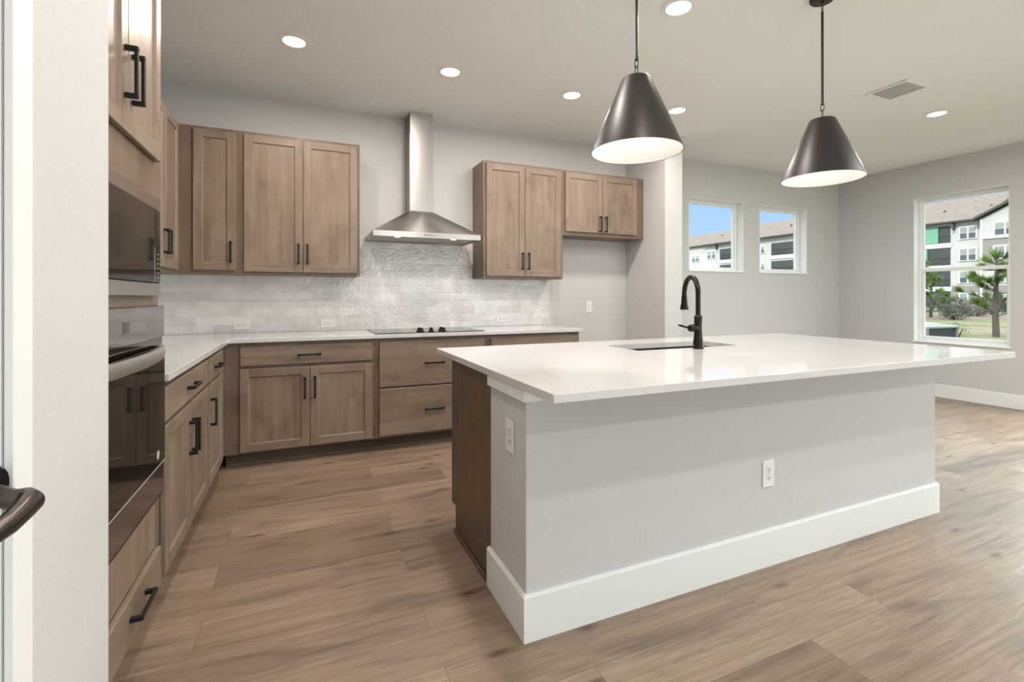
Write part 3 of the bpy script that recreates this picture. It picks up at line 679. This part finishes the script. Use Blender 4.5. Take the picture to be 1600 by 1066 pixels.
# ceiling vent
r = thing('ceiling_vent', 'white louvred air vent in the ceiling', 'vent', (4.335, 2.28, H))
a = .155
mb = MB().box(-a, a, -a, -a + .03, -.008, -.0006, .002).box(-a, a, a - .03, a, -.008, -.0006, .002).box(-a, -a + .03, -a + .03, a - .03, -.008, -.0006, .002).box(a - .03, a, -a + .03, a - .03, -.008, -.0006, .002)
mb.build('frame', m_white, r)
mb = MB(); 
for k in range(12):
    yy = -a + .036 + k * .0215
    mb.poly([(-a + .031, yy, -.007), (-a + .031, yy + .016, -.0012), (-a + .031, yy + .0175, -.0012), (-a + .031, yy + .0015, -.007)], (2 * a - .062, 0, 0))
mb.build('louvres', m_vinyl, r)
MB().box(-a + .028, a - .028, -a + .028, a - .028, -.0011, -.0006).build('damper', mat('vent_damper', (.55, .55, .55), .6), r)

# ------------------------------------------------------------------ outside
GZ = -.18
m_grass = mat('dry_grass', (.2, .2, .1), .9); t, b = nodes(m_grass); mp = coords(t)
n = N(t, 'ShaderNodeTexNoise'); n.inputs['Scale'].default_value = .35; n.inputs['Detail'].default_value = 8; t.links.new(mp.outputs[0], n.inputs['Vector'])
rr_ = ramp(t, [(.35, (.085, .105, .028)), (.5, (.135, .135, .06)), (.62, (.17, .135, .10))]); t.links.new(n.outputs['Fac'], rr_.inputs[0]); t.links.new(rr_.outputs[0], b.inputs['Base Color'])
mb = MB(); import itertools
pts = [(-30, 0), (7.6, 0), (16, 0), (25, .0), (38, -.1), (70, -.5), (160, -.6)]
for (xa, za), (xb, zb) in zip(pts[1:], pts[2:]):
    f = mb.bm.faces.new([mb.bm.verts.new(p) for p in ((xa, -60, za), (xb, -60, zb), (xb, 170, zb), (xa, 170, za))])
f = mb.bm.faces.new([mb.bm.verts.new(p) for p in ((-30, 5.2, 0), (7.6, 5.2, 0), (7.6, 170, 0), (-30, 170, 0))])
f = mb.bm.faces.new([mb.bm.verts.new(p) for p in ((-30, -60, 0), (7.6, -60, 0), (7.6, -5.2, 0), (-30, -5.2, 0))])
bmesh.ops.recalc_face_normals(mb.bm, faces=mb.bm.faces[:])
struct('ground', mb, m_grass, (0, 0, GZ))
m_mulch = mat('mulch', (.14, .10, .08), .95); bump(m_mulch, 6, .8, .05, 6)

# condenser
def condenser(label, loc, rz, s=.78, h=.86):
    r = thing('air_conditioner', label, 'air conditioner', loc, rz, None)
    MB().box(-s / 2 - .06, s / 2 + .06, -s / 2 - .06, s / 2 + .06, 0, .05, .005).build('pad', mat('concrete_pad', (.25, .24, .23), .9), r)
    mb = MB().box(-s / 2 + .02, s / 2 - .02, -s / 2 + .02, s / 2 - .02, .05, h - .04)
    for k in range(22):
        z_ = .08 + k * (h - .16) / 22
        for sg in (-1, 1): mb.box(-s / 2 + .03, s / 2 - .03, sg * (s / 2 - .012) - .006, sg * (s / 2 - .012) + .006, z_, z_ + .014); mb.box(sg * (s / 2 - .012) - .006, sg * (s / 2 - .012) + .006, -s / 2 + .03, s / 2 - .03, z_, z_ + .014)
    mb.build('louvred_case', mat('condenser_grey', (.045, .05, .056), .55), r)
    mb = MB()
    for sx in (-1, 1):
        for sy in (-1, 1): mb.box(sx * s / 2 - .02, sx * s / 2 + .02, sy * s / 2 - .02, sy * s / 2 + .02, .05, h - .03, .004)
    mb.build('corner_posts', mat('condenser_post', (.16, .16, .17), .5), r)
    mb = MB().box(-s / 2 - .025, s / 2 + .025, -s / 2 - .025, s / 2 + .025, h - .05, h, .012)
    mb.lathe([(s * .44, 0), (s * .42, .03), (s * .1, .05), (0, .05)], 32, (0, 0, h), caps=False)
    mb.build('lid', mat('condenser_lid', (.25, .26, .26), .5), r)
condenser('grey air conditioning unit on the grass just outside the tall window', (10.58, 5.22, GZ), R(-6))
condenser('pale topped air conditioning unit behind the nearer one', (11.9, 6.95, GZ), R(-6), .86, .98)

# pines and shrubs
m_bark = mat('bark', (.085, .07, .062), .95); bump(m_bark, 30, .8, .02)
def leafm(name, a, b2, c3):
    m = mat(name, a, .6); t, bb_ = nodes(m); mp = coords(t); n = N(t, 'ShaderNodeTexNoise'); n.inputs['Scale'].default_value = 3.
    t.links.new(mp.outputs[0], n.inputs['Vector']); r = ramp(t, [(.35, a), (.5, b2), (.65, c3)]); t.links.new(n.outputs['Fac'], r.inputs[0]); t.links.new(r.outputs[0], bb_.inputs['Base Color']); return m
m_needle = leafm('pine_needles', (.045, .085, .012), (.09, .15, .02), (.15, .23, .04))
m_shrubd = leafm('dark_leaves', (.015, .025, .011), (.028, .042, .018), (.05, .065, .035))
m_shrubb = leafm('dry_leaves', (.06, .045, .038), (.09, .066, .056), (.12, .09, .08))
m_shrubg = leafm('green_leaves', (.035, .065, .014), (.065, .10, .025), (.10, .14, .05))
def tuft(mb, p, d, ln, n, wd):
    d = Vector(d).normalized(); a = d.orthogonal().normalized(); b2 = d.cross(a)
    for _ in range(n):
        ph = random.uniform(0, 6.28); sp = random.uniform(.15, 1.0)
        v = (d + (a * math.cos(ph) + b2 * math.sin(ph)) * sp).normalized() * ln * random.uniform(.7, 1.1)
        s = v.cross(Vector((random.uniform(-1, 1), random.uniform(-1, 1), .3))).normalized() * wd
        st = Vector(p) + d * random.uniform(-.12, .0)
        mb.tri(st - s, st + s, st + v)
def pine(label, loc, h, seed, group=None):
    random.seed(seed); r = thing('pine_tree', label, 'tree', loc, random.uniform(0, 6)); k = h / 2.8
    tk = MB(); tk.tube([(0, 0, 0), (.02, .01, h * .3), (-.02, .02, h * .6), (0, 0, h * .88)], [.085 * k, .07 * k, .05 * k, .025 * k], 10)
    lf = MB(); tuft(lf, (0, 0, h * .86), (0, 0, 1), .42 * k, 150, .010)
    for i in range(26):
        z_ = h * random.uniform(.22, .85); a = i * 2.4; ln = random.uniform(.45, .95) * k * (1.25 - z_ / h)
        d = Vector((math.cos(a), math.sin(a), random.uniform(.1, .7))); e = Vector((0, 0, z_)) + d * ln
        tk.tube([(0, 0, z_), tuple(Vector((0, 0, z_)) + d * ln * .5 + Vector((0, 0, -.04))), tuple(e)], [.022 * k, .016 * k, .01 * k], 6)
        tuft(lf, e, d + Vector((0, 0, .5)), .30 * k, 110, .010); tuft(lf, Vector((0, 0, z_)) + d * ln * .6, d, .28 * k, 45, .009)
    tk.build('trunk', m_bark, r); lf.build('needles', m_needle, r)
    if 'stake' in label:
        MB().tube([(-.9, .3, 0), (-.05, .02, h * .5)], .012, 6).build('stake', m_dark, r)
pine('young pine with a grey trunk and stake, right side of the tall window', (21.6, 8.4, GZ), 3.15, 3)
pine('young pine at the left edge of the tall window view', (35.6, 17.75, -.27), 4.3, 5)
pine('small young pine beside the left pine, on the mulch bank', (39.2, 18.6, -.30), 3.4, 9)
def shrub(label, loc, rx, rz_, m, seed, dens=900, group=None):
    random.seed(seed); r = thing('shrub', label, 'shrub', loc, 0, group); lf = MB(); st = MB()
    for i in range(7):
        a = random.uniform(0, 6.28); st.tube([(0, 0, 0), (rx * .4 * math.cos(a), rx * .4 * math.sin(a), rz_ * .6), (rx * .7 * math.cos(a), rx * .7 * math.sin(a), rz_ * 1.1)], [.03, .02, .01], 5)
    s = rx * .10
    for i in range(dens):
        v = Vector((random.gauss(0, 1), random.gauss(0, 1), random.gauss(0, 1))).normalized() * random.uniform(.55, 1.) ; v *= 1 + .18 * math.sin(5 * v.x + seed) * math.cos(4 * v.y)
        p = Vector((v.x * rx, v.y * rx, rz_ * .95 + v.z * rz_ * .9)); 
        if p.z < .02: continue
        q = Vector((random.gauss(0, 1), random.gauss(0, 1), random.gauss(0, 1))).normalized() * s; q2 = q.orthogonal().normalized() * s * .7
        lf.tri(p - q, p + q2, p + q)
    st.build('stems', m_bark, r); lf.build('foliage', m, r)
shrub('dark rounded shrub left of the mulch bank', (37.6, 16.6, -.35), .8, .62, m_shrubd, 11)
shrub('wide dark green shrub in front of the building', (52, 23.4, -.45), 1.5, .95, m_shrubd, 12)
shrub('bare reddish brown bush on the mulch bank', (44, 18.3, -.4), 1.05, .85, m_shrubb, 13)
shrub('dark shrub behind the staked pine', (51, 20.0, -.4), 1.3, .9, m_shrubd, 14)
shrub('small bright green seedling in the grass near the unit', (21, 9.35, -.2), .26, .26, m_shrubg, 15, 260)
shrub('small bright green seedling in the grass left of the staked pine', (20, 8.75, -.2), .32, .30, m_shrubg, 16, 260)
shrub('low yellow green shrub below the left pine', (40, 19.9, -.35), .8, .5, m_shrubg, 17, 500)
shrub('leafy treetop seen in the left small window', (50, 46.6, -.5), 2.2, 2.35, m_shrubg, 18, 1600)
shrub('leafy bush top at the bottom of the right small window', (50, 40.6, -.5), 1.1, 2.05, m_shrubg, 19, 800)
mb = MB()
ring = []
for k in range(28):
    a = 2 * math.pi * k / 28; q = 1 + .12 * math.sin(3 * a) + .06 * math.cos(5 * a); ring.append((8.5 * q * math.cos(a), 3.4 * q * math.sin(a)))
mb.rings([[(x_, y_, 0) for x_, y_ in ring], [(x_ * .8, y_ * .8, .12) for x_, y_ in ring], [(x_ * .3, y_ * .3, .16) for x_, y_ in ring]], smooth=True)
struct('ground_mulch', mb, m_mulch, (42, 18.6, -.38))

# apartment building, front on the plane X = FX, seen along Y
m_stucco = mat('pale_siding', (.47, .455, .445), .8); m_taupe = mat('taupe_siding', (.25, .235, .22), .8); m_btrim = mat('building_trim', (.62, .62, .61), .7)
m_recess = mat('balcony_dark', (.05, .055, .055), .5); m_pane2 = mat('far_pane', (.10, .11, .12), .12); m_blind = mat('window_blind', (.28, .28, .28), .7)
m_green = mat('green_construction_wrap', (.16, .36, .23), .5); m_fascia = mat('roof_edge', (.07, .06, .055), .7)
m_roof = mat('shingles', (.3, .25, .22), .9); t, b = nodes(m_roof); mp = coords(t, (.6, .6, 3)); n = N(t, 'ShaderNodeTexNoise'); n.inputs['Scale'].default_value = 2.2; n.inputs['Detail'].default_value = 6
t.links.new(mp.outputs[0], n.inputs['Vector']); rr_ = ramp(t, [(.35, (.125, .098, .088)), (.65, (.185, .148, .134))]); t.links.new(n.outputs['Fac'], rr_.inputs[0]); t.links.new(rr_.outputs[0], b.inputs['Base Color'])
r = thing('apartment_building', 'four storey pale apartment building with brown shingle roof beyond the lawn', 'building', (73, 40, -.7))
ox, oy, oz = 73, 40, -.7
def bx(mb, x0, x1, y0, y1, z0, z1): return mb.box(x0 - ox, x1 - ox, y0 - oy, y1 - oy, z0 - oz, z1 - oz)
# wings: (front X, y0, y1)
for fx, y0, y1 in ((73, 44.5, 90), (81, 32.75, 44.5), (80.2, 22, 32.75)):
    w_ = MB(); bx(w_, fx, fx + 16, y0, y1, -.7, 11.15); w_.build('wing_wall', m_stucco, r)
for fx, y0, y1, z0_, z1_ in ((81, 32.76, 36.1, -.7, 2.58), (80.2, 22, 32.7, 5.2, 8.55), (80.2, 22, 32.7, -.7, 2.58)):
    w_ = MB(); bx(w_, fx - .04, fx - .01, y0, y1, z0_, z1_); w_.build('siding_band', m_taupe, r)
def roofpart(fx, y0, y1, e=.7, ze=11.2, zr=15.4, dep=8):
    mb = MB(); P = [(fx - e, ze), (fx - e, ze + .22), (fx + dep, zr), (fx + 16 + e, ze + .22), (fx + 16 + e, ze)]
    mb.poly([(a - ox, y0 - oy, z_ - oz) for a, z_ in P], (0, y1 - y0, 0)); mb.build('roof', m_roof, r)
    mb = MB(); bx(mb, fx - e - .06, fx - e - .01, y0, y1, ze - .02, ze + .14); mb.build('roof_edge', m_fascia, r)
roofpart(73, 44.5, 72.0, zr=15.2); roofpart(73.3, 72.0, 90, zr=14.9); roofpart(81, 32.4, 44.4, zr=15.6)
mb = MB()     # gable end facing the house
for off_, m_, dz in ((-.0, m_stucco, 0),):
    mb.poly([(80.2 - ox, 22 - oy, 11.15 - oz), (80.2 - ox, 32.75 - oy, 11.15 - oz), (80.2 - ox, 27.4 - oy, 13.9 - oz)], (8, 0, 0)); mb.build('gable', m_, r)
mb = MB().poly([(79.7 - ox, 33.3 - oy, 11.1 - oz), (79.7 - ox, 27.4 - oy, 14.1 - oz), (79.7 - ox, 27.4 - oy, 14.4 - oz), (79.7 - ox, 33.3 - oy, 11.4 - oz)], (9, 0, 0)).poly([(79.7 - ox, 21.5 - oy, 11.1 - oz), (79.7 - ox, 21.5 - oy, 11.4 - oz), (79.7 - ox, 27.4 - oy, 14.4 - oz), (79.7 - ox, 27.4 - oy, 14.1 - oz)], (9, 0, 0))
mb.build('gable_roof', m_fascia, r)
def bwin(fx, yc, zt, w_=1.9, h_=1.45, n=2):
    """a pair of sash windows in a white surround; zt = top"""
    f = MB(); bx(f, fx - .12, fx - .01, yc - w_ / 2, yc + w_ / 2, zt - h_, zt); f = f.build('window', m_btrim, r)
    p = MB(); q = MB(); pw = (w_ - .2 * (n + 1)) / n
    for k in range(n):
        a = yc - w_ / 2 + .2 + k * (pw + .2)
        bx(p, fx - .15, fx - .125, a, a + pw, zt - h_ + .13, zt - h_ * .52); bx(q, fx - .15, fx - .125, a, a + pw, zt - h_ * .47, zt - .14)
    p.build('pane', m_pane2, f); q.build('blind', m_blind, f)
for zt in (10.55, 7.65, 4.65, 1.7): bwin(81, 34.3, zt, 2.0, 1.75)
for zt in (10.6, 7.65, 4.65, 1.7): bwin(80.2, 30.3, zt, 2.3, 1.75); bwin(80.2, 25.5, zt, 2.3, 1.75)
def balcony(fx, y0, y1, zb, h_=2.45, green=0.):
    f = MB(); bx(f, fx - .03, fx - .01, y0, y1, zb, zb + h_); f = f.build('balcony_opening', m_recess, r)
    g = MB(); bx(g, fx - .12, fx - .035, y0 - .15, y1 + .15, zb - .62, zb - .0); g.build('balcony_slab', m_btrim, f)
    g = MB()
    for k in range(int((y1 - y0) / .25)): bx(g, fx - .09, fx - .06, y0 + k * .25, y0 + k * .25 + .04, zb, zb + 1.0)
    bx(g, fx - .10, fx - .05, y0, y1, zb + 1.0, zb + 1.06); g.build('railing', m_fascia, f)
    if green: g = MB(); bx(g, fx - .16, fx - .13, y1 - (y1 - y0) * green, y1 - .2, zb + .05, zb + h_ - .05); g.build('green_wrap', m_green, f)
for zb, gr_ in ((8.5, .72), (5.45, .45), (2.5, 0), (-.5, 0)): balcony(81, 36.2, 40.9, zb, 2.35, gr_)
for zb in (8.1, 5.05, 2.0): balcony(73, 52.6, 57.3, zb, 2.1); balcony(73, 64.8, 68.3, zb, 2.1)
for zt in (9.95, 6.95, 3.95):
    bwin(73, 58.9, zt, 1.0, 1.3, 1); bwin(73, 70.35, zt + .15, 2.3, 1.6); bwin(73, 74.4, zt - .4, 2.3, 1.4); bwin(73, 80.5, zt - .4, 2.3, 1.4)
for yb in (35.75, 68.9, 28.2):
    mb = MB(); fx = 81 if yb == 35.75 else (73 if yb > 60 else 80.2); bx(mb, fx - .5, fx, yb - .08, yb + .08, 10.2, 11.1); mb.build('eave_bracket', m_fascia, r)
for y_ in (32.72,): mb = MB(); bx(mb, 80.1, 80.19, y_ - .25, y_, -.7, 11.1); mb.build('corner_board', m_btrim, r)
mb = MB(); bx(mb, 80.05, 80.15, 22, 32.5, 8.55, 8.8); mb.build('band_board', m_btrim, r)
for k, (fx, y_) in enumerate(((74.5, 71.0), (74.5, 67.5), (74.2, 56.0), (82.2, 38.3), (82.6, 35.0), (82.4, 33.3))):
    mb = MB(); mb.lathe([(.0, 0), (.13, 0), (.13, .5), (0, .5)], 10, (fx + 2 - ox, y_ - oy, 13.0 - oz), caps=False); mb.build('roof_vent', m_fascia, r)

GROUPS = {'recessed_light': 'recessed ceiling lights', 'pendant_light': 'cone pendants over the island', 'outlet': 'white outlets', 'base_cabinet': 'base cabinets along the kitchen walls',
          'upper_cabinet': 'upper cabinets along the kitchen walls', 'shrub': 'shrubs outside', 'pine_tree': 'young pines outside', 'air_conditioner': 'air conditioning units outside'}
for o in COL.objects:
    if o.parent is None and o.name.split('.')[0] in GROUPS: o['group'] = GROUPS[o.name.split('.')[0]]
